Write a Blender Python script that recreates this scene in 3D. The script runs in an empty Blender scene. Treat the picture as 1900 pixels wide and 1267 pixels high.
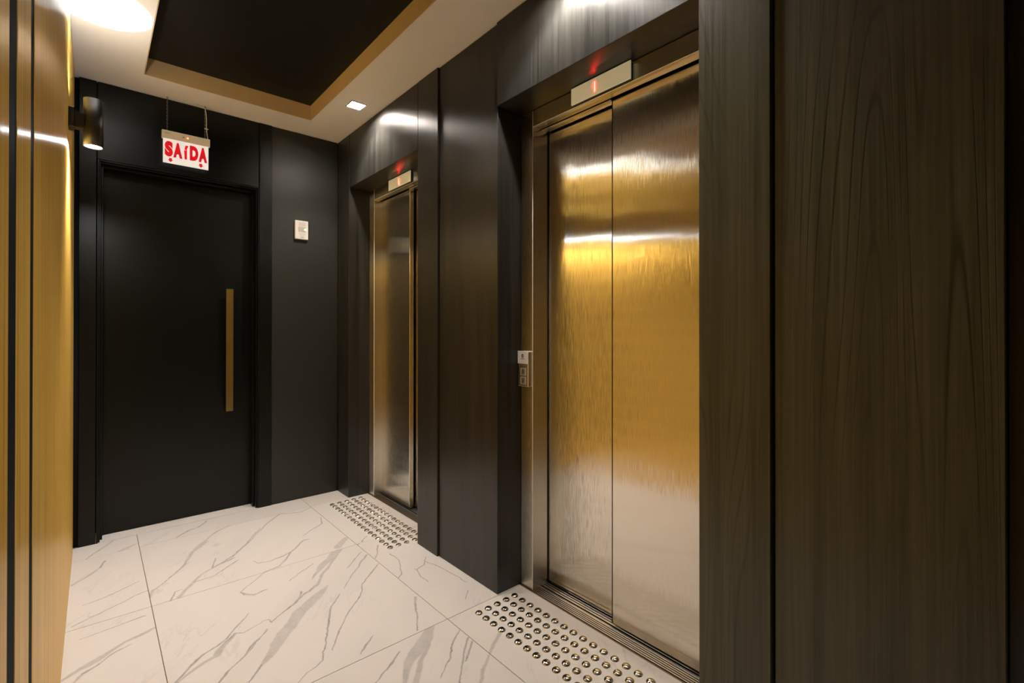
import bpy, bmesh, math, random
from mathutils import Vector, Matrix
random.seed(7)
S = bpy.context.scene
C = S.collection

# ------------------------------------------------------------------ camera
EYE = 1.17
cam_data = bpy.data.cameras.new('camera')
cam_data.sensor_width = 36.0
cam_data.lens = 892.64 / 1900 * 36
cam_data.shift_x = 0.0
cam_data.shift_y = (607.41 - 633.5) / 1900
cam_data.clip_start = 0.01
cam = bpy.data.objects.new('camera', cam_data)
C.objects.link(cam)
yaw, pitch, roll = 0.715511, 0.003486, 0.000701
Fv = Vector((math.sin(yaw) * math.cos(pitch), math.cos(yaw) * math.cos(pitch), math.sin(pitch)))
Rv = Vector((math.cos(yaw), -math.sin(yaw), 0))
Uv = Rv.cross(Fv)
R2 = math.cos(roll) * Rv + math.sin(roll) * Uv
U2 = -math.sin(roll) * Rv + math.cos(roll) * Uv
m = Matrix.Identity(4)
for i in range(3):
    m[i][0], m[i][1], m[i][2] = R2[i], U2[i], -Fv[i]
m[0][3], m[1][3], m[2][3] = 0.0, 0.0, EYE
cam.matrix_world = m
S.camera = cam

# ------------------------------------------------------------------ world, exposure
w = bpy.data.worlds.new('world')
S.world = w
w.use_nodes = True
w.node_tree.nodes['Background'].inputs[0].default_value = (0.9, 0.85, 0.75, 1)
w.node_tree.nodes['Background'].inputs[1].default_value = 0.02
S.view_settings.view_transform = 'Standard'
S.view_settings.look = 'None'
S.view_settings.gamma = 1.0
S.view_settings.use_curve_mapping = False
S.view_settings.exposure = 2.2

WARM = (1.0, 0.93, 0.86)
COOL = (0.86, 0.94, 1.0)
DOWN_W = 10.0        # recessed downlights
SCONCE_DOWN_W = 13.0
SCONCE_UP_W = 13.0


def spot(name, loc, aim, power, angle, blend, radius, color):
    d = bpy.data.lights.new(name, 'SPOT')
    d.energy = power
    d.spot_size = math.radians(angle)
    d.spot_blend = blend
    d.shadow_soft_size = radius
    d.color = color
    o = bpy.data.objects.new(name, d)
    C.objects.link(o)
    o.location = loc
    o.rotation_euler = Vector(aim).to_track_quat('-Z', 'Y').to_euler()
    return o


def area(name, loc, aim, power, sx, sy, color):
    d = bpy.data.lights.new(name, 'AREA')
    d.shape = 'RECTANGLE'
    d.size, d.size_y = sx, sy
    d.energy = power
    d.color = color
    o = bpy.data.objects.new(name, d)
    C.objects.link(o)
    o.location = loc
    o.rotation_euler = Vector(aim).to_track_quat('-Z', 'Y').to_euler()
    return o


DOWNLIGHTS = [(1.193, 2.81), (1.193, 1.19)]
SCONCE = (-0.004, 2.65)

# ------------------------------------------------------------------ measures (metres)
WX = 1.335          # front face of the lift wall
JX = 1.485          # steel frame face
BY = 3.466          # back wall
CZ = 2.522          # ceiling
GXW = -0.08         # gold wall face
NEAR = -1.6         # wall behind the camera

# ------------------------------------------------------------------ helpers
def new_bm():
    return bmesh.new()


def add_box(bm, x0, x1, y0, y1, z0, z1, bevel=0.0, seg=1):
    r = bmesh.ops.create_cube(bm, size=1.0)
    vs = r['verts']
    for v in vs:
        v.co = Vector((x0 + (v.co.x + .5) * (x1 - x0), y0 + (v.co.y + .5) * (y1 - y0), z0 + (v.co.z + .5) * (z1 - z0)))
    if bevel:
        es = list({e for v in vs for e in v.link_edges})
        bmesh.ops.bevel(bm, geom=es, offset=bevel, segments=seg, affect='EDGES', profile=0.5)
    return vs


def add_tube(bm, p0, p1, r, n=12, r1=None, caps=True):
    p0, p1 = Vector(p0), Vector(p1)
    d = p1 - p0
    q = d.to_track_quat('Z', 'Y')
    r1 = r if r1 is None else r1
    a = [bm.verts.new(p0 + q @ Vector((r * math.cos(2 * math.pi * k / n), r * math.sin(2 * math.pi * k / n), 0))) for k in range(n)]
    b = [bm.verts.new(p1 + q @ Vector((r1 * math.cos(2 * math.pi * k / n), r1 * math.sin(2 * math.pi * k / n), 0))) for k in range(n)]
    for k in range(n):
        bm.faces.new((a[k], a[(k + 1) % n], b[(k + 1) % n], b[k]))
    if caps:
        bm.faces.new(a[::-1])
        bm.faces.new(b)


def add_lathe(bm, prof, n=24, cx=0.0, cy=0.0):
    rings = []
    for r, z in prof:
        if r <= 1e-6:
            rings.append([bm.verts.new((cx, cy, z))])
        else:
            rings.append([bm.verts.new((cx + r * math.cos(2 * math.pi * k / n), cy + r * math.sin(2 * math.pi * k / n), z)) for k in range(n)])
    for a, b in zip(rings, rings[1:]):
        for k in range(n):
            k2 = (k + 1) % n
            if len(a) == 1:
                bm.faces.new((a[0], b[k2], b[k]))
            elif len(b) == 1:
                bm.faces.new((a[k], a[k2], b[0]))
            else:
                bm.faces.new((a[k], a[k2], b[k2], b[k]))


def add_prism(bm, pts, axis, a0, a1):
    """pts: outline in the two other axes (in xyz order); extruded along axis from a0 to a1"""
    def mk(p, a):
        return {'x': (a, p[0], p[1]), 'y': (p[0], a, p[1]), 'z': (p[0], p[1], a)}[axis]
    A = [bm.verts.new(mk(p, a0)) for p in pts]
    B = [bm.verts.new(mk(p, a1)) for p in pts]
    n = len(pts)
    bm.faces.new(A[::-1])
    bm.faces.new(B)
    for k in range(n):
        bm.faces.new((A[k], A[(k + 1) % n], B[(k + 1) % n], B[k]))


def obj(name, bm, mat=None, parent=None, smooth=False):
    """link the bmesh as ONE mesh object; with a parent it keeps its world place"""
    bmesh.ops.recalc_face_normals(bm, faces=bm.faces)
    me = bpy.data.meshes.new(name)
    bm.to_mesh(me)
    bm.free()
    if smooth:
        for p in me.polygons:
            p.use_smooth = True
    if mat:
        me.materials.append(mat)
    o = bpy.data.objects.new(name, me)
    C.objects.link(o)
    if parent:
        o.parent = parent
        base = Vector((0, 0, 0))
        q = parent
        while q:
            base += Vector(q.location)
            q = q.parent
        o.location = -base
    return o


def box(name, x0, x1, y0, y1, z0, z1, mat, parent=None, bevel=0.0, seg=1, edge=None):
    bm = new_bm()
    add_box(bm, x0, x1, y0, y1, z0, z1, bevel, seg)
    o = obj(name, bm, mat, parent)
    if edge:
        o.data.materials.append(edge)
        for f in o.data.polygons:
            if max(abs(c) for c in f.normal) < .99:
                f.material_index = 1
    return o


def thing(name, label, cat, loc=(0, 0, 0), group=None):
    o = bpy.data.objects.new(name, None)
    o.empty_display_size = 0.05
    C.objects.link(o)
    o.location = loc
    o['label'] = label
    o['category'] = cat
    if group:
        o['group'] = group
    return o


def structure(o, label=None, cat=None):
    o['kind'] = 'structure'
    if label:
        o['label'] = label
    if cat:
        o['category'] = cat
    return o


# ------------------------------------------------------------------ materials
class NT:
    def __init__(s, name):
        s.m = bpy.data.materials.new(name)
        s.m.use_nodes = True
        s.t = s.m.node_tree
        s.b = s.t.nodes['Principled BSDF']

    def n(s, typ, **kw):
        nd = s.t.nodes.new(typ)
        for k, v in kw.items():
            if k.startswith('i_'):
                key = k[2:]
                key = int(key) if key.isdigit() else key.replace('_', ' ')
                nd.inputs[key].default_value = v
            else:
                setattr(nd, k, v)
        return nd

    def l(s, a, b):
        s.t.links.new(a, b)

    def math(s, op, a, b=None, c=None, clamp=False):
        nd = s.t.nodes.new('ShaderNodeMath')
        nd.operation = op
        nd.use_clamp = clamp
        for i, v in enumerate((a, b, c)):
            if v is None:
                continue
            if isinstance(v, (int, float)):
                nd.inputs[i].default_value = v
            else:
                s.l(v, nd.inputs[i])
        return nd.outputs[0]

    def vec(s, op, a, b=None, scale=None):
        nd = s.t.nodes.new('ShaderNodeVectorMath')
        nd.operation = op
        for i, v in enumerate((a, b)):
            if v is None:
                continue
            if isinstance(v, (tuple, Vector)):
                nd.inputs[i].default_value = v
            else:
                s.l(v, nd.inputs[i])
        if scale is not None:
            if isinstance(scale, (int, float)):
                nd.inputs['Scale'].default_value = scale
            else:
                s.l(scale, nd.inputs['Scale'])
        return nd.outputs['Value'] if op in ('DOT_PRODUCT', 'LENGTH') else nd.outputs[0]

    def pos(s):
        return s.n('ShaderNodeNewGeometry').outputs['Position']

    def noise(s, vec, scale, detail=3, rough=.5, dist=0, w=None):
        nd = s.t.nodes.new('ShaderNodeTexNoise')
        if w is not None:
            nd.noise_dimensions = '4D'
            nd.inputs['W'].default_value = w
        nd.inputs['Scale'].default_value = scale
        nd.inputs['Detail'].default_value = detail
        nd.inputs['Roughness'].default_value = rough
        nd.inputs['Distortion'].default_value = dist
        s.l(vec, nd.inputs['Vector'])
        return nd

    def ramp(s, fac, stops):
        nd = s.t.nodes.new('ShaderNodeValToRGB')
        cr = nd.color_ramp
        while len(cr.elements) < len(stops):
            cr.elements.new(0.5)
        for e, (p, c) in zip(cr.elements, stops):
            e.position = p
            e.color = (c[0], c[1], c[2], 1)
        s.l(fac, nd.inputs[0])
        return nd.outputs[0]

    def mix(s, fac, a, b):
        nd = s.t.nodes.new('ShaderNodeMix')
        nd.data_type = 'RGBA'
        for key, v in ((0, fac), (6, a), (7, b)):
            if isinstance(v, (int, float)):
                nd.inputs[key].default_value = v
            elif isinstance(v, tuple):
                nd.inputs[key].default_value = (v[0], v[1], v[2], 1)
            else:
                s.l(v, nd.inputs[key])
        return nd.outputs[2]

    def bump(s, h, strength, dist, nrm=None):
        nd = s.n('ShaderNodeBump')
        nd.inputs['Strength'].default_value = strength
        nd.inputs['Distance'].default_value = dist
        s.l(h, nd.inputs['Height'])
        if nrm is not None:
            s.l(nrm, nd.inputs['Normal'])
        s.l(nd.outputs[0], s.b.inputs['Normal'])
        return nd.outputs[0]

    def set(s, **kw):
        for k, v in kw.items():
            k = k.replace('_', ' ')
            if isinstance(v, tuple):
                s.b.inputs[k].default_value = (v[0], v[1], v[2], 1)
            else:
                s.b.inputs[k].default_value = v

    def stretch(s, sx, sy, sz):
        return s.vec('MULTIPLY', s.pos(), (sx, sy, sz))

    def aniso(s, val):
        s.b.inputs['Anisotropic'].default_value = val
        t = s.n('ShaderNodeTangent', direction_type='RADIAL', axis='Z')
        s.l(t.outputs[0], s.b.inputs['Tangent'])


def brush_normal(k, amount, freq=3400, zf=16.0, base=None):
    """vertical brushing: fine normal variation across the brush direction only"""
    g = k.n('ShaderNodeNewGeometry')
    nrm = base if base is not None else g.outputs['Normal']
    tan = k.vec('CROSS_PRODUCT', g.outputs['Normal'], (0.0, 0.0, 1.0))
    v = k.vec('MULTIPLY', g.outputs['Position'], (freq, freq, zf))
    n = k.noise(v, 1.0, 1, .6).outputs[0]
    off = k.vec('SCALE', tan, scale=k.math('MULTIPLY', k.math('SUBTRACT', n, .5), amount))
    out = k.vec('NORMALIZE', k.vec('ADD', nrm, off))
    k.l(out, k.b.inputs['Normal'])


def plain(name, color, rough=.5, metal=0.0, spec=0.5):
    k = NT(name)
    k.set(Base_Color=color, Roughness=rough, Metallic=metal)
    k.b.inputs['Specular IOR Level'].default_value = spec
    return k.m


def emit(name, color, strength):
    k = NT(name)
    k.set(Base_Color=(0.8, 0.8, 0.8), Emission_Color=color)
    k.b.inputs['Emission Strength'].default_value = strength
    return k.m


def mat_steel(name, base=(0.78, 0.74, 0.66), rough=.15, an=1.0, wav=.36, streak=.04, brush=1.1):
    k = NT(name)
    k.set(Metallic=1.0)
    k.aniso(an)
    v = k.stretch(900, 900, 12)
    n1 = k.noise(v, 1.0, 2, .6).outputs[0]
    a = tuple(c * .97 for c in base)
    b = tuple(min(1, c * 1.03) for c in base)
    k.l(k.ramp(n1, [(.3, a), (.7, b)]), k.b.inputs['Base Color'])
    r = k.math('MULTIPLY_ADD', n1, streak, rough - streak / 2)
    k.l(r, k.b.inputs['Roughness'])
    oi = k.n('ShaderNodeObjectInfo').outputs['Random']
    cx = k.n('ShaderNodeCombineXYZ')
    k.l(k.math('MULTIPLY', oi, 9.0), cx.inputs[2])
    n2 = k.noise(k.vec('ADD', k.stretch(1.2, 1.2, 2.6), cx.outputs[0]), 1.0, 2, .45).outputs[0]
    nb = k.bump(n2, wav, 0.012)
    brush_normal(k, brush, base=nb)
    return k.m


def mat_gold(name='brass laminate'):
    k = NT(name)
    k.set(Metallic=0.15)
    k.aniso(.92)
    v = k.stretch(60, 60, .9)
    n1 = k.noise(v, 1.0, 4, .62, .3).outputs[0]
    n2 = k.noise(k.stretch(420, 420, 3), 1.0, 2, .5).outputs[0]
    f = k.math('ADD', k.math('MULTIPLY', n1, .7), k.math('MULTIPLY', n2, .3))
    k.l(k.ramp(f, [(.34, (.66, .34, .055)), (.5, (.96, .56, .10)), (.66, (1.0, .75, .26))]), k.b.inputs['Base Color'])
    k.set(Roughness=.30)
    brush_normal(k, 1.1)
    return k.m


def mat_black_wood(name, dark=(.003, .003, .002), lite=(.026, .0245, .020), rough=.37, contour=0.0):
    """satin black-brown laminate with an open vertical grain"""
    k = NT(name)
    k.aniso(.75)
    n1 = k.noise(k.stretch(105, 105, 1.6), 1.0, 4, .65).outputs[0]
    n2 = k.noise(k.stretch(16, 16, .5), 1.0, 3, .55, .6).outputs[0]
    f = k.math('ADD', k.math('MULTIPLY', n1, .45), k.math('MULTIPLY', n2, .55))
    col = k.ramp(f, [(.3, dark), (.7, lite)])
    h = n1
    if contour:
        warp = k.noise(k.stretch(5.0, 5.0, .34), 1.0, 1.0, .4, .15).outputs[0]
        ph = k.math('FRACT', k.math('MULTIPLY', warp, 26.0))
        line = k.math('SUBTRACT', 1.0, k.math('MULTIPLY', k.math('ABSOLUTE', k.math('SUBTRACT', ph, .5)), 9.0), clamp=True)
        fade = k.noise(k.stretch(3, 3, 1.0), 1.0, 1, .5).outputs[0]
        fade = k.math('MULTIPLY', k.math('SUBTRACT', fade, .38, clamp=True), 4.0, clamp=True)
        lf = k.math('MULTIPLY', k.math('MULTIPLY', line, fade), contour)
        col = k.mix(lf, col, tuple(c * .42 for c in dark))
        h = k.math('SUBTRACT', n1, k.math('MULTIPLY', lf, .8))
    k.l(col, k.b.inputs['Base Color'])
    k.l(k.math('MULTIPLY_ADD', n1, .16, rough - .08), k.b.inputs['Roughness'])
    k.b.inputs['Specular IOR Level'].default_value = .5 if contour else .62
    k.bump(h, .45, .0012)
    return k.m


def mat_marble(name, segs, seed, tint=(.66, .62, .585)):
    """white porcelain tile with the veins of this tile"""
    k = NT(name)
    geo = k.pos()
    dn = k.noise(geo, 9.0, 4, .6)
    dv = k.vec('SCALE', k.vec('SUBTRACT', dn.outputs['Color'], (.5, .5, .5)), scale=.028)
    fn = k.noise(geo, 60.0, 2, .5)
    dv2 = k.vec('SCALE', k.vec('SUBTRACT', fn.outputs['Color'], (.5, .5, .5)), scale=.005)
    P = k.vec('MULTIPLY', k.vec('ADD', k.vec('ADD', geo, dv), dv2), (1, 1, 0))
    edge = k.noise(geo, 26.0, 4, .7).outputs[0]
    acc = None
    for x0, y0, x1, y1, w0, w1 in segs:
        A = Vector((x0, y0, 0))
        B = Vector((x1, y1, 0)) - A
        L2 = max(B.length_squared, 1e-6)
        pa = k.vec('SUBTRACT', P, tuple(A))
        t = k.math('MULTIPLY', k.vec('DOT_PRODUCT', pa, tuple(B / L2)), 1.0, clamp=True)
        d = k.vec('LENGTH', k.vec('SUBTRACT', pa, k.vec('SCALE', tuple(B), scale=t)))
        wide = (w0 + w1) / 2
        h0, h1 = w0 * .0005 + .0007, w1 * .0005 + .0007
        soft = .0016 if wide < 9 else .006
        dark = .62 if wide < 9 else (.42 if wide < 20 else .34)
        g = k.math('SUBTRACT', k.math('MULTIPLY_ADD', t, h1 - h0, h0), d)
        v = k.math('MULTIPLY', k.math('MULTIPLY_ADD', g, 1 / soft, .5, clamp=True), dark)
        acc = v if acc is None else k.math('MAXIMUM', acc, v)
    # faint hairlines and clouds of the stone print
    rv = k.n('ShaderNodeVectorRotate', rotation_type='Z_AXIS')
    rv.inputs['Angle'].default_value = math.radians(-52)
    k.l(geo, rv.inputs['Vector'])
    st = k.vec('MULTIPLY', rv.outputs[0], (1.1, 4.2, 1))
    nn = k.noise(st, 1.7, 5, .55, .8, w=seed).outputs[0]
    hair = k.math('SUBTRACT', 1.0, k.math('MULTIPLY', k.math('ABSOLUTE', k.math('SUBTRACT', nn, .5)), 70.0), clamp=True)
    msk = k.math('MULTIPLY', k.math('SUBTRACT', k.noise(geo, 2.2, 2, .5, 0, w=seed + 4).outputs[0], .47, clamp=True), 5.0, clamp=True)
    hair = k.math('MULTIPLY', k.math('MULTIPLY', hair, msk), .26)
    cloud = k.math('MULTIPLY', k.math('SUBTRACT', k.noise(st, 1.0, 3, .5, .4, w=seed + 9).outputs[0], .52, clamp=True), .5)
    base = k.math('MAXIMUM', hair, cloud)
    if acc is not None:
        var = k.math('MULTIPLY_ADD', edge, 1.5, .25)
        acc = k.math('MULTIPLY', acc, var)
        base = k.math('MAXIMUM', base, acc)
    base = k.math('MINIMUM', base, .85)
    k.l(k.mix(base, tint, (.20, .18, .17)), k.b.inputs['Base Color'])
    k.set(Roughness=.32)
    k.b.inputs['Specular IOR Level'].default_value = .35
    return k.m


M_STEEL = mat_steel('brushed stainless steel')
M_STEEL_EDGE = mat_steel('brushed stainless frame', rough=.25, wav=.15)
M_ALU = mat_steel('ribbed aluminium', base=(.62, .60, .57), rough=.34, an=.6, wav=.1)
M_GOLD = mat_gold()
M_WOOD = mat_black_wood('black wood laminate')
M_WOOD_GRAIN = mat_black_wood('black wood laminate with cathedral grain', dark=(.040, .040, .022), lite=(.125, .118, .074), contour=.8)  # same laminate made lighter; the brass wall's reflection is put into the colour
M_SATIN = plain('satin black paint', (.0012, .0016, .0006), .34, spec=.34)
M_SATIN_GREY = plain('satin charcoal paint', (.017, .0165, .0120), .42, spec=.45)
M_BLACK = plain('matt black', (.004, .004, .004), .7, spec=.2)
M_GROOVE = plain('black groove lining', (.008, .008, .008), .75, spec=.08)
M_RISER = plain('beige riser colour', (.66, .50, .29), .8, spec=.2)  # warmer and darker than the ceiling colour
M_CEIL = plain('white ceiling paint', (.90, .87, .83), .85, spec=.2)
M_RECESS = plain('black ceiling paint', (.009, .009, .007), .5, spec=.3)
M_GROUT = plain('brown grout', (.20, .13, .08), .8, spec=.1)
M_CHROME = plain('polished chrome', (.62, .61, .60), .07, 1.0)
M_BRONZE = mat_steel('bronze brushed handle', base=(.52, .45, .33), rough=.34, wav=.1)
M_WHITE = plain('white plastic', (.88, .85, .80), .4)
M_CREAM = emit('pale glowing display plate', (.82, .74, .46), .055)  # cream plate with a faint emission added
M_CREAM.node_tree.nodes['Principled BSDF'].inputs['Base Color'].default_value = (.80, .75, .55, 1)
M_CREAM.node_tree.nodes['Principled BSDF'].inputs['Roughness'].default_value = .3
M_EDGE = plain('steel edge with painted highlight', (.92, .88, .80), .5, .35)  # pale bevel colour stands in for the highlight along metal corners
M_BUTTON = plain('satin button metal', (.50, .45, .38), .4, .6)
M_PLASTIC = plain('off-white plastic', (.60, .56, .53), .4)
M_RED = emit('red sign print', (1.0, .0, .02), .07)
M_RED.node_tree.nodes['Principled BSDF'].inputs['Base Color'].default_value = (.80, .004, .015, 1)
M_SIGN = NT('white translucent sign plate')
M_SIGN.set(Base_Color=(.80, .79, .78), Roughness=.3, Emission_Color=(.9, .88, .86))
M_SIGN.b.inputs['Emission Strength'].default_value = .12
M_SIGN = M_SIGN.m
M_DIGIT = emit('red lit digit', (1.0, .006, .004), 7.0)
M_DIGIT_CORE = emit('bright core of the lit digit', (1.0, .60, .50), .30)
M_LED = emit('red led', (1.0, .08, .02), 3.0)
M_YLED = emit('yellow-green led', (.85, .9, .05), 3.0)
M_LAMP = emit('lamp glass', (.93, .97, 1.0), 150.0)
M_LAMP_UP = emit('upper lamp glass', (.90, .96, 1.0), 42.0)
M_DOWN = emit('downlight glass', (1.0, .91, .80), 95.0)
M_FIX = plain('black powder coat', (.016, .015, .012), .38)
M_GREY = plain('grey print', (.25, .24, .22), .6)
M_CHAIN = plain('galvanised chain', (.45, .43, .40), .4, .8)
M_SCREEN = plain('grey screen', (.40, .38, .34), .25)

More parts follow.
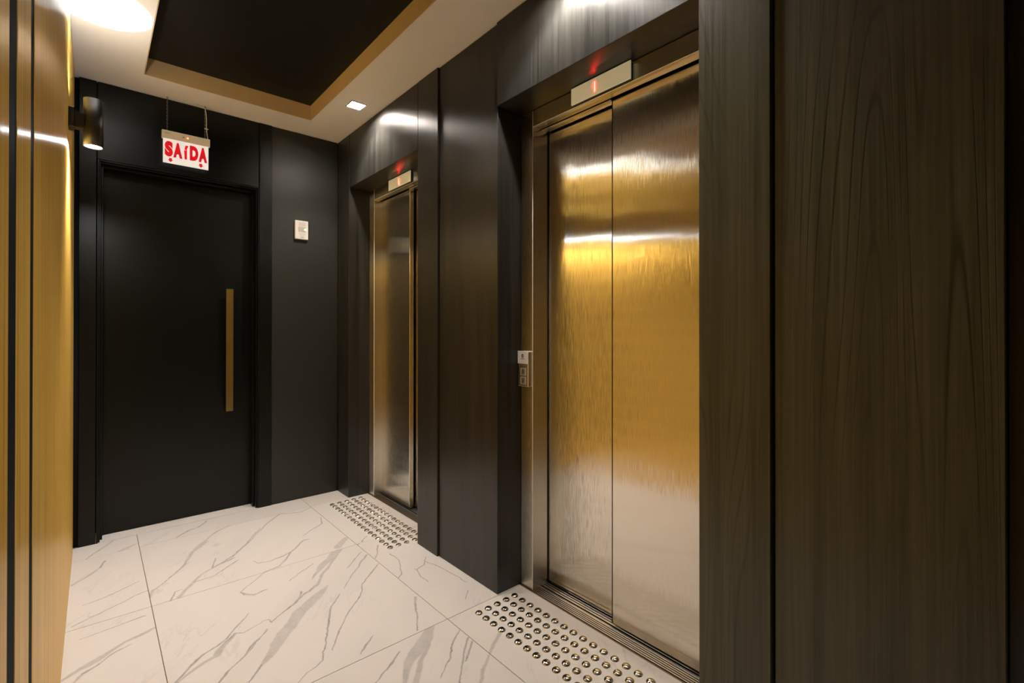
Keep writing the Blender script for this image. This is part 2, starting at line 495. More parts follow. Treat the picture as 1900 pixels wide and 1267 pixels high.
spots_done = []
for px_, py_ in DOWNLIGHTS:
    spots_done.append(spot('downlight_beam', (px_, py_, CZ + .012), (0, 0, -1), DOWN_W, 110, .5, .022, WARM))
spot('sconce_beam_down', (SCONCE[0], SCONCE[1], 1.918), (0, 0, -1), SCONCE_DOWN_W, 104, .8, .02, WARM)
spot('sconce_beam_up', (SCONCE[0], SCONCE[1], 2.124), (0.05, 0, 1), SCONCE_UP_W, 46, .12, .012, COOL)
VEINS = {
 (0,2): [(.185,2.345,.135,2.32,10,16),(.135,2.32,.092,2.311,16,10),(.092,2.311,.04,2.268,10,18),(.04,2.268,.008,2.247,18,26),(.008,2.247,-.029,2.232,26,20),(-.029,2.232,-.076,2.198,20,10),(-.076,2.198,-.112,2.173,10,8),(.105,2.282,.05,2.251,3,4),(.05,2.251,.008,2.215,4,6),(.008,2.215,-.029,2.193,6,10),(-.029,2.193,-.049,2.16,10,8),(.159,2.466,.113,2.458,6,4),(.113,2.458,.054,2.448,4,3),(.054,2.448,-.036,2.44,3,2)],
 (0,3): [(.046,3.185,.027,3.105,8,8),(.027,3.105,-.024,3.03,8,10),(-.024,3.03,-.073,2.974,10,10),(.186,2.697,.139,2.68,5,4),(.139,2.68,.089,2.644,4,4),(.089,2.644,.02,2.608,4,4),(.02,2.608,-.062,2.559,4,5),(.164,2.824,.094,2.777,2,5),(.094,2.777,.036,2.745,5,4),(.036,2.745,-.033,2.727,4,2)],
 (0,4): [(.182,3.326,.13,3.287,5,20),(.13,3.287,.1,3.267,20,8),(.096,3.47,.025,3.36,10,8),(.025,3.36,-.027,3.265,8,4)],
 (1,1): [(1.001,1.638,.951,1.592,30,55),(.951,1.592,.892,1.552,55,50),(.892,1.552,.843,1.517,50,35),(.843,1.517,.809,1.482,35,20),(.809,1.482,.779,1.435,20,12),(.779,1.435,.742,1.375,12,8),(.94,1.555,.882,1.5,15,15),(.882,1.5,.841,1.455,15,18),(.841,1.455,.807,1.412,18,22),(.807,1.412,.76,1.36,22,20),(.841,1.586,.794,1.551,3,8),(.794,1.551,.756,1.529,8,5),(.756,1.529,.716,1.502,5,3),(.716,1.502,.643,1.461,3,3),(1.077,1.549,1.031,1.516,3,5),(1.031,1.516,.994,1.48,5,5),(.994,1.48,.96,1.436,5,5),(.96,1.436,.936,1.419,5,3),(.936,1.419,.883,1.378,3,2),(1.074,1.488,1.03,1.448,8,5),(1.03,1.448,.99,1.403,5,5),(.99,1.403,.958,1.363,5,3),(.958,1.363,.918,1.32,3,6),(1.073,1.462,1.035,1.427,8,5),(1.035,1.427,.988,1.389,5,3),(1.076,1.359,1.012,1.316,8,12),(1.012,1.316,.972,1.273,12,10),(.972,1.273,.926,1.222,10,8)],
 (1,2): [(.993,2.57,.931,2.476,44,44),(.931,2.476,.861,2.418,44,36),(.861,2.418,.809,2.353,36,15),(.809,2.353,.772,2.311,15,5),(.997,2.529,.889,2.395,10,12),(.889,2.395,.819,2.315,12,14),(.819,2.315,.785,2.257,14,12),(.785,2.257,.724,2.214,12,12),(.809,2.208,.762,2.168,10,36),(.762,2.168,.706,2.128,36,52),(.706,2.128,.651,2.081,52,52),(.651,2.081,.605,2.022,52,46),(.605,2.022,.555,1.974,46,46),(.555,1.974,.515,1.923,46,42),(.515,1.923,.476,1.869,42,25),(.476,1.869,.442,1.841,25,8),(.442,1.841,.403,1.789,8,5),(.403,1.789,.389,1.774,5,5),(.783,2.245,.701,2.208,6,8),(.701,2.208,.652,2.163,8,6),(.652,2.163,.592,2.121,6,5),(.592,2.121,.539,2.08,5,5),(.539,2.08,.532,2.107,5,3),(.532,2.107,.515,2.111,3,2),(.515,2.111,.491,2.1,2,2),(.491,2.1,.434,2.078,2,3),(.434,2.078,.413,2.097,3,5),(.413,2.097,.374,2.064,5,8),(.374,2.064,.344,2.026,8,14),(.344,2.026,.333,2.002,14,14),(.7,2.235,.676,2.192,8,5),(.676,2.192,.621,2.142,5,3),(1.075,2.25,.985,2.171,4,7),(.985,2.171,.931,2.116,7,4),(.931,2.116,.893,2.042,4,5),(.893,2.042,.83,1.973,5,5),(.83,1.973,.769,1.912,5,4),(.769,1.912,.72,1.85,4,5),(.72,1.85,.683,1.796,5,4),(.683,1.796,.66,1.753,4,2),(.819,2.106,.76,2.033,3,4),(.76,2.033,.73,1.979,4,7),(.73,1.979,.677,1.868,7,5),(.677,1.868,.657,1.818,5,3),(.657,1.818,.628,1.762,3,4),(.628,1.762,.614,1.724,4,5),(.614,1.724,.587,1.706,5,3),(.587,1.706,.549,1.701,3,2),(.549,1.701,.515,1.669,2,2),(1.068,2.43,1.006,2.377,3,5),(1.006,2.377,.962,2.331,5,4),(.962,2.331,.934,2.307,4,2),(1.07,2.374,1.023,2.328,8,8),(1.023,2.328,.984,2.28,8,5),(.984,2.28,.919,2.213,5,3),(.919,2.213,.855,2.141,3,2),(.829,2.463,.756,2.415,3,4),(.756,2.415,.691,2.366,4,2),(.622,2.53,.567,2.474,3,3),(.567,2.474,.494,2.413,3,3),(.494,2.413,.506,2.377,4,12),(.506,2.377,.533,2.347,12,14),(.533,2.347,.564,2.353,14,8),(.564,2.353,.59,2.357,8,3),(1.066,1.866,1.038,1.817,10,8),(1.038,1.817,1.006,1.751,8,4),(1.006,1.751,.949,1.652,4,3),(.807,1.736,.762,1.7,3,8),(.762,1.7,.729,1.667,8,4),(.517,2.047,.447,1.964,2,4),(.447,1.964,.41,1.926,4,3),(.41,1.926,.361,1.887,3,4),(.361,1.887,.313,1.84,4,5),(.487,2.209,.43,2.142,2,5),(.43,2.142,.383,2.086,5,6),(.383,2.086,.343,2.057,6,5),(.343,2.057,.279,2.02,5,8),(.279,2.02,.207,1.937,8,8),(.416,2.095,.368,2.045,6,14),(.368,2.045,.341,1.999,14,18),(.341,1.999,.291,1.985,18,12),(.291,1.985,.246,1.955,12,10),(.246,1.955,.213,1.932,10,8),(.213,1.932,.164,1.886,8,8),(.516,2.038,.437,1.967,3,6),(.437,1.967,.409,1.924,6,4),(.409,1.924,.345,1.877,4,4),(.345,1.877,.315,1.844,4,4),(.315,1.844,.281,1.804,4,4)],
 (1,3): [(1.07,2.644,.993,2.57,25,44),(.909,2.762,.879,2.768,6,8),(.879,2.768,.839,2.723,8,8),(.839,2.723,.787,2.674,8,6),(.787,2.674,.732,2.649,6,10),(.732,2.649,.67,2.634,10,3),(.67,2.634,.624,2.649,3,3),(.624,2.649,.61,2.686,3,2),(.787,2.674,.735,2.595,6,10),(.735,2.595,.693,2.548,10,8),(.693,2.548,.622,2.53,8,3),(.743,3.102,.649,2.967,3,4),(.649,2.967,.59,2.882,4,5),(.59,2.882,.542,2.813,5,8),(.542,2.813,.456,2.753,8,7),(.552,2.753,.441,2.657,4,3),(.476,3.101,.392,3.006,12,14),(.392,3.006,.345,2.877,14,12),(.345,2.877,.288,2.788,12,5),(.288,2.788,.236,2.72,5,5),(.236,2.72,.202,2.683,5,14),(.202,2.683,.189,2.618,14,10),(.542,2.788,.475,2.764,10,7),(.475,2.764,.407,2.715,7,5),(.407,2.715,.345,2.64,5,14),(.345,2.64,.311,2.588,14,14),(.311,2.588,.283,2.537,14,16),(.469,2.852,.442,2.746,3,6),(.54,2.749,.431,2.649,3,3),(.431,2.649,.354,2.645,3,4),(.304,2.607,.278,2.605,3,4),(.278,2.605,.252,2.527,4,6),(.624,3.265,.55,3.228,3,16),(.55,3.228,.507,3.18,16,8),(.507,3.18,.461,3.108,8,12),(.461,3.108,.402,3.036,12,8),(1.091,3.255,1.002,3.21,4,5),(1.002,3.21,.887,3.257,5,7),(.887,3.257,.792,3.154,7,5),(.792,3.154,.677,2.991,5,3),(.677,2.991,.596,2.886,3,5),(.596,2.886,.542,2.809,5,8),(1.068,3.036,1.041,2.938,4,6),(1.041,2.938,.952,2.879,6,3),(.952,2.879,.889,2.828,3,3)],
 (1,4): [(.522,3.435,.469,3.364,6,10),(.469,3.364,.419,3.341,10,12),(.419,3.341,.343,3.26,12,3)],
 (2,1): [(1.185,1.437,1.142,1.402,16,12),(1.142,1.402,1.076,1.359,12,8)],
 (2,2): [(1.163,2.442,1.125,2.362,8,5),(1.125,2.362,1.086,2.308,5,4),(1.117,2.541,1.078,2.516,8,3),(1.167,2.308,1.17,2.234,6,3),(1.17,2.234,1.15,2.152,3,3),(1.15,2.152,1.108,2.079,3,5),(1.108,2.079,1.083,2.056,5,6),(1.289,2.154,1.24,2.087,3,5),(1.24,2.087,1.185,2.075,5,4),(1.185,2.075,1.179,2.087,4,2),(1.187,2.073,1.169,2.004,3,3),(1.169,2.004,1.176,1.943,3,3),(1.267,2.117,1.289,2.014,4,4),(1.289,2.014,1.3,1.903,4,3),(1.3,1.903,1.305,1.818,3,3),(1.269,1.759,1.217,1.708,3,3)],
 (2,3): [(1.171,2.598,1.117,2.541,3,8)],
}

# ================================================================== SETTING
# ---- floor: bed with a tile per tile
floor = structure(box('floor', -.5, 1.75, NEAR, 3.75, -.06, -.0035, M_GROUT), 'white marbled porcelain tile floor with brown joints')
XS = [GXW - .02, .187, 1.081, 1.476]
YS = [NEAR, -.149, .745, 1.639, 2.530, 3.265, BY]
J = .0013
seed = 0
for i in range(3):
    for j in range(6):
        seed += 1
        key = (i, j - 1)
        x0, x1, y0, y1 = XS[i] + J, XS[i + 1] - J, YS[j] + J, YS[j + 1] - J
        segs = VEINS.get(key, [])
        tile = box('tile', x0, x1, y0, y1, -.02, 0, None, floor, .0004)
        if len(segs) < 40:
            tile.data.materials.append(mat_marble('marbled tile', segs, 3.7 * seed))
            continue
        # a busy tile carries its print in four quarters, so that no single node tree grows too long
        bm = new_bm()
        bm.from_mesh(tile.data)
        mx, my = (x0 + x1) / 2 - .10, (y0 + y1) / 2 + .02
        for co, no in (((mx, 0, 0), (1, 0, 0)), ((0, my, 0), (0, 1, 0))):
            bmesh.ops.bisect_plane(bm, geom=bm.verts[:] + bm.edges[:] + bm.faces[:], plane_co=co, plane_no=no)
        for q in range(4):
            bx = (x0, mx) if q % 2 == 0 else (mx, x1)
            by = (y0, my) if q < 2 else (my, y1)
            near = []
            for g in segs:
                rr = .045 + max(g[4], g[5]) * .0005
                if max(g[0], g[2]) > bx[0] - rr and min(g[0], g[2]) < bx[1] + rr and max(g[1], g[3]) > by[0] - rr and min(g[1], g[3]) < by[1] + rr:
                    near.append(g)
            tile.data.materials.append(mat_marble('marbled tile quarter', near, 3.7 * seed))
            for f in bm.faces:
                c = f.calc_center_median()
                if bx[0] <= c.x <= bx[1] and by[0] <= c.y <= by[1]:
                    f.material_index = q
        bm.to_mesh(tile.data)
        bm.free()
mt = mat_marble('marbled threshold tile', VEINS.get((1, 5), []), 99.0)
box('tile', .012, .815, BY + J, 3.62, -.02, 0, mt, floor)

# ---- ceiling with its long rectangular recess
RX0, RX1, RY0, RY1 = .196, 1.06, -.9, 3.211
bm = new_bm()
add_box(bm, -.5, RX0, NEAR, 3.75, CZ, 2.615)
HL = .042                                # half width of the downlight wells
add_box(bm, RX1, 1.193 - HL, NEAR, 3.75, CZ, 2.615)
add_box(bm, 1.193 + HL, 1.75, NEAR, 3.75, CZ, 2.615)
ya = NEAR
for yc in (1.19, 2.81):
    add_box(bm, 1.193 - HL, 1.193 + HL, ya, yc - HL, CZ, 2.615)
    ya = yc + HL
add_box(bm, 1.193 - HL, 1.193 + HL, ya, 3.75, CZ, 2.615)
add_box(bm, RX0, RX1, RY1, 3.75, CZ, 2.615)
add_box(bm, RX0, RX1, NEAR, RY0, CZ, 2.615)
ceiling = structure(obj('ceiling', bm, M_CEIL), 'cream white plaster ceiling around a black recess')
rp = box('recess_panel', -.5, 1.75, NEAR, 3.75, 2.616, 2.66, M_RECESS, ceiling)
rp['label'] = 'black sunken ceiling panel'
for a in ((RX0 + .004, RX1 - .004, RY1 - .004, RY1 - .0003), (RX0 + .0003, RX0 + .004, RY0, RY1 - .0003), (RX1 - .004, RX1 - .0003, RY0, RY1 - .0003)):
    box('riser', *a, CZ + .0003, 2.6155, M_RISER, ceiling)

# ---- left wall: brass coloured planks over a black backing
wall_left = structure(box('wall_left', -.25, GXW - .02, NEAR, 3.74, 0, CZ - .001, M_BLACK), 'brass coloured plank wall with black inlays')
GT = .02
def gold(y0, y1):
    box('plank', GXW - GT + .001, GXW, y0, y1, .0, CZ - .002, M_GOLD, wall_left, .0015, 1)
def inlay(y0, y1):
    o = box('inlay', GXW - GT + .001, GXW - .0008, y0 + .0008, y1 - .0008, .0, CZ - .002, M_GROOVE, wall_left)
    o['label'] = 'glossy black inlay strip'
gold(NEAR + .002, -.30)
inlay(-.30, -.225)
gold(-.225, .859)
inlay(.859, .942)
gold(.942, 1.128)
inlay(1.128, 1.190)
gold(1.190, 2.308)
gold(2.312, 2.566)
gold(2.570, 3.395)
box('corner_strip', GXW - GT + .001, GXW - .008, 3.397, BY + .05, .0, CZ - .002, M_SATIN, wall_left)

# ---- wall behind the camera
structure(box('wall_front', -.25, 1.75, NEAR - .1, NEAR, 0, CZ - .001, M_WOOD), 'black wood wall behind the camera')

# ---- back wall with the exit door opening
DX0, DX1, DZ = .016, .812, 2.082
bm = new_bm()
add_box(bm, -.25, DX0 - .012, BY + .02, 3.74, 0, CZ - .001)
add_box(bm, DX1 + .012, 1.75, BY + .02, 3.74, 0, CZ - .001)
add_box(bm, DX0 - .012, DX1 + .012, BY + .02, 3.74, DZ + .02, CZ - .001)
add_box(bm, DX0 - .012, DX1 + .012, 3.66, 3.74, 0, DZ + .02)
wall_back = structure(obj('wall_back', bm, M_BLACK), 'satin black panelled end wall')
box('panel', -.062, .0085, BY - .004, BY + .019, 0, CZ - .002, M_SATIN, wall_back, .0012)
box('panel', .0125, .8125, BY - .002, BY + .019, DZ + .016, CZ - .002, M_SATIN, wall_back, .0012)
box('panel', .817, .892, BY - .006, BY + .019, 0, CZ - .002, M_SATIN, wall_back, .0012)
box('panel', .893, 1.3345, BY + .002, BY + .019, 0, CZ - .002, M_SATIN_GREY, wall_back, .001)

# ---- exit door
door_1 = structure(box('door_1', DX0 + .004, .803, 3.578, 3.62, .006, DZ - .012, M_SATIN, None, .002), 'satin black flush exit door with tall bronze bar handle')
bm = new_bm()
def frame_step(bm, a, b, y0, y1):
    """U shaped step of the door frame: a = outer inset, b = inner inset"""
    add_box(bm, DX0 - .004 + a, DX0 - .004 + b, y0, y1, 0, DZ + .014 - a, .0008)
    add_box(bm, DX1 + .004 - b, DX1 + .004 - a, y0, y1, 0, DZ + .014 - a, .0008)
    add_box(bm, DX0 - .004 + b, DX1 + .004 - b, y0, y1, DZ + .014 - b, DZ + .014 - a, .0008)
frame_step(bm, 0.0, .007, BY - .004, BY + .02)
frame_step(bm, .0075, .015, BY + .008, 3.577)
frame_step(bm, .0155, .026, BY + .045, 3.577)
fr = obj('door_frame', bm, M_SATIN, door_1)
hb = new_bm()
add_box(hb, .641, .681, 3.528, 3.536, .641, 1.4275, .001)
hnd = obj('door_handle', hb, M_BRONZE, door_1)
hnd['label'] = 'tall flat bronze pull bar'
hb = new_bm()
for z in (.72, 1.35):
    add_tube(hb, (.661, 3.536, z), (.661, 3.579, z), .009, 14)
obj('standoff', hb, M_FIX, hnd)

# ---- right wall (the lift wall)
OPEN = [(.703, 1.645), (2.321, 3.262)]
bm = new_bm()
add_box(bm, 1.72, 1.75, NEAR, 3.74, 0, CZ - .001)
add_box(bm, 1.50, 1.72, NEAR, .695, 0, CZ - .001)
add_box(bm, 1.50, 1.72, 1.655, 2.313, 0, CZ - .001)
add_box(bm, 1.50, 1.72, 3.272, 3.48, 0, CZ - .001)
add_box(bm, 1.50, 1.72, .695, 1.655, 2.16, CZ - .001)
add_box(bm, 1.50, 1.72, 2.313, 3.272, 2.16, CZ - .001)
add_box(bm, 1.36, 1.472, .50, .70, 0.0, .02)
wall_right = structure(obj('wall_right', bm, M_BLACK), 'black wood panelled lift wall')
XB = 1.499
def panel(name, y0, y1, z0, z1, x, mat=M_WOOD, x1=XB):
    return box(name, x, x1, y0, y1, z0, z1, mat, wall_right, .0012)
panel('panel', 3.262, BY - .001, 0, CZ - .002, WX)                       # corner post
panel('panel', 2.122, 2.321, 0, CZ - .002, WX)                           # post beside the far lift
panel('panel', 1.645, 2.116, 0, CZ - .002, WX + .010)                    # field between the lifts
panel('panel', .507, .703, 0, CZ - .002, WX, M_WOOD_GRAIN)               # post beside the near lift
panel('panel', .077, .498, 0, CZ - .002, WX + .008, M_WOOD_GRAIN)        # near field
panel('panel', NEAR + .001, .0755, 0, CZ - .002, WX + .05)
for y0, y1 in OPEN:
    panel('lintel', y0 + .004, y1 - .004, 2.151, CZ - .002, WX + .001)

# ================================================================== LIFTS
def lift(yo0, yo1, yc0, yc1, fast_far, label):
    """yo: wood opening, yc: clear opening between the steel jambs"""
    t = thing('elevator_entrance', label, 'elevator', (1.55, (yc0 + yc1) / 2, 0))
    zt = 2.1495
    jb = .0020
    for (a, b) in ((yo0 + .001, yc0), (yc1, yo1 - .001)):
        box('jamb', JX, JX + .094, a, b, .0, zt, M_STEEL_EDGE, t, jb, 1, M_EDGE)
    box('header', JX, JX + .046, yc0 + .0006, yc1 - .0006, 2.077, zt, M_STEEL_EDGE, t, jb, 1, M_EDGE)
    mid = (yc0 + yc1) / 2
    # sliding panels: the fast one in front, the slow one behind it
    TH = .030
    if fast_far:
        fy, sy = (mid - .004, yc1 - .004), (yc0 - .02, mid + .03)
        hy = (yc0 + .001, mid - .006)
    else:
        fy, sy = (yc0 + .004, mid - .0), (mid - .03, yc1 + .02)
        hy = (mid + .004, yc1 - .001)
    box('door_panel', 1.545, 1.545 + TH, fy[0] if fast_far else yc0 - .015, fy[1] if not fast_far else yc1 + .015, .012, 2.094, M_STEEL, t, .0022)
    box('door_panel', 1.587, 1.587 + TH, sy[0], sy[1], .012, 2.092, M_STEEL, t, .0022)
    if not fast_far:
        box('edge_strip', 1.5436, 1.574, mid + .0001, mid + .0014, .012, 2.094, M_BLACK, t)
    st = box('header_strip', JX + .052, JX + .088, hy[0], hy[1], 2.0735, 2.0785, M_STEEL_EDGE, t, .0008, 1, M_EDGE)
    # sill with ribs and the two running grooves
    bm = new_bm()
    add_box(bm, JX + .001, 1.655, yc0 - .001, yc1 + .001, -.0030, -.0012)
    sill = obj('sill', bm, M_BLACK, t)
    x = JX + .002
    while x < 1.532:
        box('rib', x, x + .0050, yc0 + .001, yc1 - .001, -.0011, .0009, M_ALU, sill, .0003)
        x += .0104
    for x0, x1 in ((1.5335, 1.541), (1.5515, 1.560), (1.566, 1.574), (1.5805, 1.587), (1.597, 1.65)):
        box('rib', x0, x1, yc0 + .001, yc1 - .001, -.0011, .0006, M_ALU, sill, .0005)
    return t

near_lift = lift(.703, 1.645, .780, 1.5675, False, 'nearer brushed steel elevator doorway, its wide two leaf door at the centre of the photo')
far_lift = lift(2.321, 3.262, 2.398, 3.1865, True, 'farther brushed steel elevator doorway, narrow in view beside the end wall corner')
# small round screw in the near lift's header soffit
bm = new_bm()
add_lathe(bm, [(0, 2.0745), (.004, 2.0745), (.006, 2.076), (.006, 2.0772)], 16, 1.512, 1.508)
sc = obj('screw', bm, M_CHROME, near_lift, True)
sc['label'] = 'round chrome screw under the header'

# ---- floor indicators
def digit_mesh(ch, size, ext, off=0.0, shear=0.0):
    c = bpy.data.curves.new('digit', 'FONT')
    c.body = ch
    c.size = size
    c.align_x = 'CENTER'
    c.align_y = 'CENTER'
    c.extrude = ext
    c.offset = off
    c.shear = shear
    c.resolution_u = 4
    o = bpy.data.objects.new('tmp_text', c)
    C.objects.link(o)
    dg = bpy.context.evaluated_depsgraph_get()
    me = bpy.data.meshes.new_from_object(o.evaluated_get(dg))
    bpy.data.objects.remove(o)
    return me


def text_obj(name, ch, size, ext, mat, parent, M, off=0.0, sx=1.0, shear=0.0):
    """M: world matrix of the lettering (x right, y up, z out of the face)"""
    me = digit_mesh(ch, size, ext, off, shear)
    me.transform(Matrix.Diagonal((sx, 1, 1, 1)))
    me.transform(M)
    base = Vector((0, 0, 0))
    q = parent
    while q:
        base += Vector(q.location)
        q = q.parent
    me.transform(Matrix.Translation(-base))
    me.name = name
    me.materials.clear()
    me.materials.append(mat)
    o = bpy.data.objects.new(name, me)
    C.objects.link(o)
    o.parent = parent
    return o


def face_right_wall(x, y, z):        # lettering on a face looking to -X
    return Matrix(((0, 0, -1, x), (-1, 0, 0, y), (0, 1, 0, z), (0, 0, 0, 1)))


def face_back_wall(x, y, z):         # lettering on a face looking to -Y
    return Matrix(((1, 0, 0, x), (0, 0, -1, y), (0, 1, 0, z), (0, 0, 0, 1)))


def indicator(y0, y1, ch, dy, label):
    t = thing('floor_indicator', label, 'display', (JX, (y0 + y1) / 2, 2.078))
    zb, zt = 2.0795, 2.147
    box('housing', JX - .014, JX - .0005, y0 + .004, y1 - .004, zb + .003, zt - .003, M_FIX, t, .001)
    box('face_plate', JX - .020, JX - .0145, y0, y1, zb, zt, M_CREAM, t, .0012)
    if ch == '1':
        bm = new_bm()
        z = zb + .012
        add_prism(bm, [(dy - .004, z), (dy + .003, z), (dy + .003, z + .026), (dy + .012, z + .022), (dy + .013, z + .027), (dy + .003, z + .040), (dy - .004, z + .040)], 'x', JX - .0215, JX - .0206)
        d = obj('digit', bm, M_DIGIT, t)
        box('digit_core', JX - .0222, JX - .0216, dy - .0028, dy + .0012, z + .001, z + .039, M_DIGIT_CORE, d)
    else:
        d = text_obj('digit', ch, .056, .0006, M_DIGIT, t, face_right_wall(JX - .0212, dy, zb + .030), .0014, .72)
        text_obj('digit_core', ch, .054, .0005, M_DIGIT_CORE, d, face_right_wall(JX - .0222, dy, zb + .030), -.0016, .70)
    return t

indicator(1.032, 1.320, '1', 1.197, 'lit floor indicator plate showing a red 1 above the nearer elevator')
indicator(2.640, 2.930, '6', 2.785, 'lit floor indicator plate showing a red 6 above the farther elevator')

# ---- call button plate on the near lift's jamb
t = thing('call_button_plate', 'small steel call button plate with white card reader on the nearer elevator jamb', 'button panel', (JX, 1.61, .905))
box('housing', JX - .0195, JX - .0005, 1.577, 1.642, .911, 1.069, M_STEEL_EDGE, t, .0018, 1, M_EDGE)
cp = box('reader_cover', JX - .0225, JX - .020, 1.576, 1.6435, 1.0135, 1.0705, M_WHITE, t, .001)
bm = new_bm()
n = 20
ri, ro = .0035, .0075
vs = []
for k in range(n):
    a = 2 * math.pi * k / n
    vs.append((bm.verts.new((JX - .0228, 1.610 + ri * math.cos(a), 1.049 + ri * math.sin(a))), bm.verts.new((JX - .0228, 1.610 + ro * math.cos(a), 1.049 + ro * 1.1 * math.sin(a)))))
for k in range(n):
    a, b = vs[k], vs[(k + 1) % n]
    bm.faces.new((a[0], a[1], b[1], b[0]))
obj('ring_mark', bm, M_FIX, cp)
box('print_line', JX - .0229, JX - .0226, 1.599, 1.621, 1.0345, 1.0375, M_GREY, cp)
for z, up in ((.978, True), (.938, False)):
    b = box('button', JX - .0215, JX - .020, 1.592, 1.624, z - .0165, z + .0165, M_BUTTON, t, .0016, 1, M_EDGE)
    bm = new_bm()
    s = 1 if up else -1
    add_prism(bm, [(1.614, z - .009 * s), (1.6115, z - .009 * s), (1.608, z + .005 * s), (1.6045, z - .009 * s), (1.602, z - .009 * s), (1.607, z + .011 * s), (1.609, z + .011 * s)], 'x', JX - .0222, JX - .0216)
    obj('arrow', bm, M_FIX, b)

# ================================================================== TACTILE STUDS
def stud_mesh():
    bm = new_bm()
    add_lathe(bm, [(.0163, 0.0), (.0158, .0016), (.0143, .0038), (.0120, .0058), (.0088, .0072), (.0050, .0078), (0, .0080)], 20)
    me = bpy.data.meshes.new('stud')
    bmesh.ops.recalc_face_normals(bm, faces=bm.faces)
    bm.to_mesh(me)
    bm.free()
    for p in me.polygons:
        p.use_smooth = True
    me.materials.append(M_CHROME)
    return me

SM = stud_mesh()
def studs(ytop, n, label):
    t = thing('tactile_paving', label, 'tactile paving', (1.30, ytop - .0488 * (n - 1) / 2, 0))
    for i in range(5):
        for j in range(n):
            o = bpy.data.objects.new('stud', SM)
            C.objects.link(o)
            o.parent = t
            o.location = (1.2005 + .0493 * i - 1.30, ytop - .0488 * j - t.location.y, 0)
            o.rotation_euler = (0, 0, random.random() * 6)
    return t

studs(1.588, 17, 'field of domed steel tactile studs on the floor before the nearer elevator, bottom of photo')
studs(3.203, 18, 'field of domed steel tactile studs on the floor before the farther elevator')

# ================================================================== LAMPS
for k, (lx, ly) in enumerate(DOWNLIGHTS):
    lab = ('square recessed downlight in the ceiling strip before the farther elevator', 'square recessed downlight in the ceiling strip before the nearer elevator')[k]
    t = thing('recessed_downlight', lab, 'ceiling light', (lx, ly, CZ))
    h = .047
    f = .005
    bm = new_bm()
    z0, z1 = CZ - .004, CZ - .0002
    add_box(bm, lx - h, lx + h, ly - h, ly - h + f, z0, z1)
    add_box(bm, lx - h, lx + h, ly + h - f, ly + h, z0, z1)
    add_box(bm, lx - h, lx - h + f, ly - h + f, ly + h - f, z0, z1)
    add_box(bm, lx + h - f, lx + h, ly - h + f, ly + h - f, z0, z1)
    obj('trim_ring', bm, M_FIX, t)
    box('diffuser', lx - h + f, lx + h - f, ly - h + f, ly + h - f, CZ + .024, CZ + .026, M_DOWN, t)

# up-and-down wall sconce on the brass wall
sx, sy = SCONCE
t = thing('wall_sconce', 'black cylindrical up and down light on a bracket on the brass wall', 'wall lamp', (GXW, sy, 2.02))
R0 = .0325
bm = new_bm()
add_lathe(bm, [(R0 - .003, 1.932), (R0 - .003, 1.925), (R0, 1.9255), (R0, 2.1195), (R0 - .003, 2.12), (R0 - .003, 2.106)], 40, sx, sy)
obj('body', bm, M_FIX, t, True).data.polygons.foreach_set('use_smooth', [True] * 200)
bm = new_bm()
add_lathe(bm, [(0, 1.930), (R0 - .0032, 1.930)], 40, sx, sy)
obj('lens', bm, M_LAMP, t)
bm = new_bm()
add_lathe(bm, [(R0 - .0032, 2.108), (0, 2.108)], 40, sx, sy)
obj('lens', bm, M_LAMP_UP, t)
bm = new_bm()
add_box(bm, GXW + .0005, GXW + .018, sy - .032, sy + .032, 1.985, 2.065, .002)
obj('wall_plate', bm, M_FIX, t)
bm = new_bm()
add_prism(bm, [(GXW + .0185, 1.990), (GXW + .0185, 2.060), (sx - R0 + .004, 2.048), (sx - R0 + .004, 1.990)], 'y', sy - .02, sy + .02)
obj('bracket_arm', bm, M_FIX, t)

# ================================================================== EXIT SIGN
SY = 3.43
t = thing('exit_sign', 'white hanging exit sign reading SAÍDA in red above the black door', 'sign', (.412, SY, 2.13))
box('housing', .293, .532, SY - .012, SY + .012, 2.277, 2.324, M_WHITE, t, .002)
pl = box('plate', .299, .5245, SY - .004, SY + .002, 2.137, 2.2765, M_SIGN, t, .0006)
# lettering
def letter(ch, x, zb, hgt, wid):
    me = digit_mesh(ch, .1, .0005, .0075)
    xs = [v.co.x for v in me.vertices]
    ys = [v.co.y for v in me.vertices]
    w0, h0 = max(xs) - min(xs), max(ys) - min(ys)
    mx, my = min(xs), min(ys)
    for v in me.vertices:
        v.co = Vector((x + (v.co.x - mx) / w0 * wid, SY - .0052 - v.co.z, zb + (v.co.y - my) / h0 * hgt))
    me.transform(Matrix.Translation(-(Vector(t.location))))
    base = Vector(t.location) + Vector(pl.location)
    me.transform(Matrix.Translation(Vector(t.location) - base))
    me.materials.clear()
    me.materials.append(M_RED)
    o = bpy.data.objects.new('letter', me)
    C.objects.link(o)
    o.parent = pl
letter('S', .3070, 2.175, .089, .0395)
letter('A', .3480, 2.175, .088, .0445)
letter('í', .4010, 2.176, .082, .0210)
letter('D', .4290, 2.176, .088, .0430)
letter('A', .4735, 2.177, .088, .0440)
for ax in (.335, .485):
    bm = new_bm()
    z = 2.155
    add_prism(bm, [(ax - .007, z + .0115), (ax + .007, z + .0115), (ax + .007, z + .002), (ax + .0128, z + .002), (ax, z - .0115), (ax - .0128, z + .002), (ax - .007, z + .002)], 'y', SY - .0056, SY - .0042)
    obj('arrow', bm, M_RED, pl)
bm = new_bm()
add_lathe(bm, [(0, 0), (.0035, 0), (.003, .002), (0, .003)], 14)
bmesh.ops.rotate(bm, verts=bm.verts, matrix=Matrix.Rotation(math.radians(90), 3, 'X'))
bmesh.ops.translate(bm, verts=bm.verts, vec=(.418, SY - .0122, 2.301))
obj('led', bm, M_LED, t)
box('test_button', .392, .401, SY - .0135, SY - .0121, 2.2995, 2.3035, M_FIX, t)
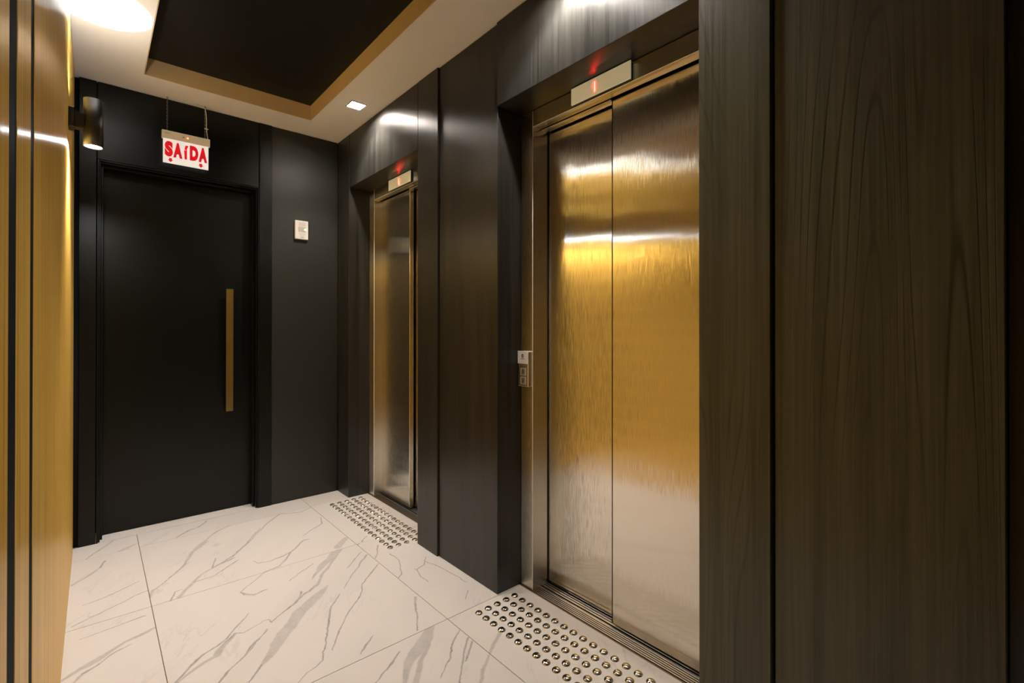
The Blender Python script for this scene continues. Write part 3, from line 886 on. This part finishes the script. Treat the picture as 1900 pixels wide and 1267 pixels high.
for z, x1 in ((2.3095, .336), (2.3045, .327)):
    box('print_line', .306, x1, SY - .0124, SY - .01205, z, z + .0014, M_GREY, t)
# two chains of small links
def chain(cx, zb, zt):
    bm = new_bm()
    k = 0
    z = zb
    while z < zt:
        R, r, hh = .0030, .0009, .0060
        n = 12
        ring = []
        for q in range(n):
            a = 2 * math.pi * q / n
            c = Vector((R * math.cos(a), 0, hh * math.sin(a)))
            nrm = Vector((math.cos(a), 0, math.sin(a)))
            ring.append([c + nrm * r * math.cos(b) + Vector((0, r * math.sin(b), 0)) for b in (0, math.pi / 2, math.pi, 1.5 * math.pi)])
        rot = Matrix.Rotation(math.radians(80 * (k % 2) + 5), 3, 'Z')
        V = [[bm.verts.new(rot @ p + Vector((cx, SY, z + hh))) for p in rg] for rg in ring]
        for q in range(n):
            A, B = V[q], V[(q + 1) % n]
            for e in range(4):
                bm.faces.new((A[e], A[(e + 1) % 4], B[(e + 1) % 4], B[e]))
        z += .0102
        k += 1
    obj('chain', bm, M_CHAIN, t)
chain(.319, 2.322, 2.508)
chain(.507, 2.322, 2.508)
bm = new_bm()
for cx in (.319, .507):
    add_tube(bm, (cx, SY, 2.514), (cx, SY, CZ), .004, 10)
obj('hook', bm, M_CHAIN, t)
# white power cable beside the right chain
cu = bpy.data.curves.new('cable', 'CURVE')
cu.dimensions = '3D'
cu.bevel_depth = .0022
cu.bevel_resolution = 2
sp = cu.splines.new('NURBS')
pts = [(.452, SY - .005, 2.5195), (.480, SY - .007, 2.517), (.503, SY - .006, 2.512), (.511, SY - .006, 2.485), (.514, SY - .006, 2.43), (.513, SY - .006, 2.39), (.517, SY - .004, 2.35), (.522, SY, 2.322)]
sp.points.add(len(pts) - 1)
for q, p in zip(sp.points, pts):
    q.co = (*p, 1)
sp.use_endpoint_u = True
sp.order_u = 3
co = bpy.data.objects.new('tmp_cable', cu)
C.objects.link(co)
me = bpy.data.meshes.new_from_object(co.evaluated_get(bpy.context.evaluated_depsgraph_get()))
bpy.data.objects.remove(co)
me.transform(Matrix.Translation(-Vector(t.location)))
me.materials.clear()
me.materials.append(M_WHITE)
o = bpy.data.objects.new('cable', me)
C.objects.link(o)
o.parent = t
box('cable_tie', .5035, .523, SY - .0095, SY + .003, 2.384, 2.3865, M_WHITE, t)

# ================================================================== THERMOSTAT
t = thing('wall_control', 'small white rectangular wall control with grey screen on the black end wall', 'thermostat', (1.078, BY, 1.785))
yb = BY + .0015
bm = new_bm()
add_box(bm, 1.034, 1.1215, yb - .022, yb, 1.787, 1.915, .004, 2)
obj('housing', bm, M_PLASTIC, t)
sn = box('screen', 1.055, 1.103, yb - .0232, yb - .0222, 1.838, 1.872, M_SCREEN, t)
box('keypad', 1.059, 1.102, yb - .0230, yb - .0222, 1.876, 1.904, plain('pale grey pad', (.48, .45, .42), .5), t)
bm = new_bm()
add_prism(bm, [(1.058, 1.834), (1.103, 1.834), (1.098, 1.812), (1.090, 1.806), (1.070, 1.806), (1.063, 1.812)], 'y', yb - .0228, yb - .0222)
obj('front_flap', bm, plain('pinkish white pad', (.52, .48, .46), .5), t)
box('print_line', 1.070, 1.092, yb - .0226, yb - .0221, 1.797, 1.803, M_GREY, t)
bm = new_bm()
add_box(bm, 1.095, 1.105, yb - .0244, yb - .0233, 1.850, 1.858, .001)
obj('led', bm, M_YLED, t)
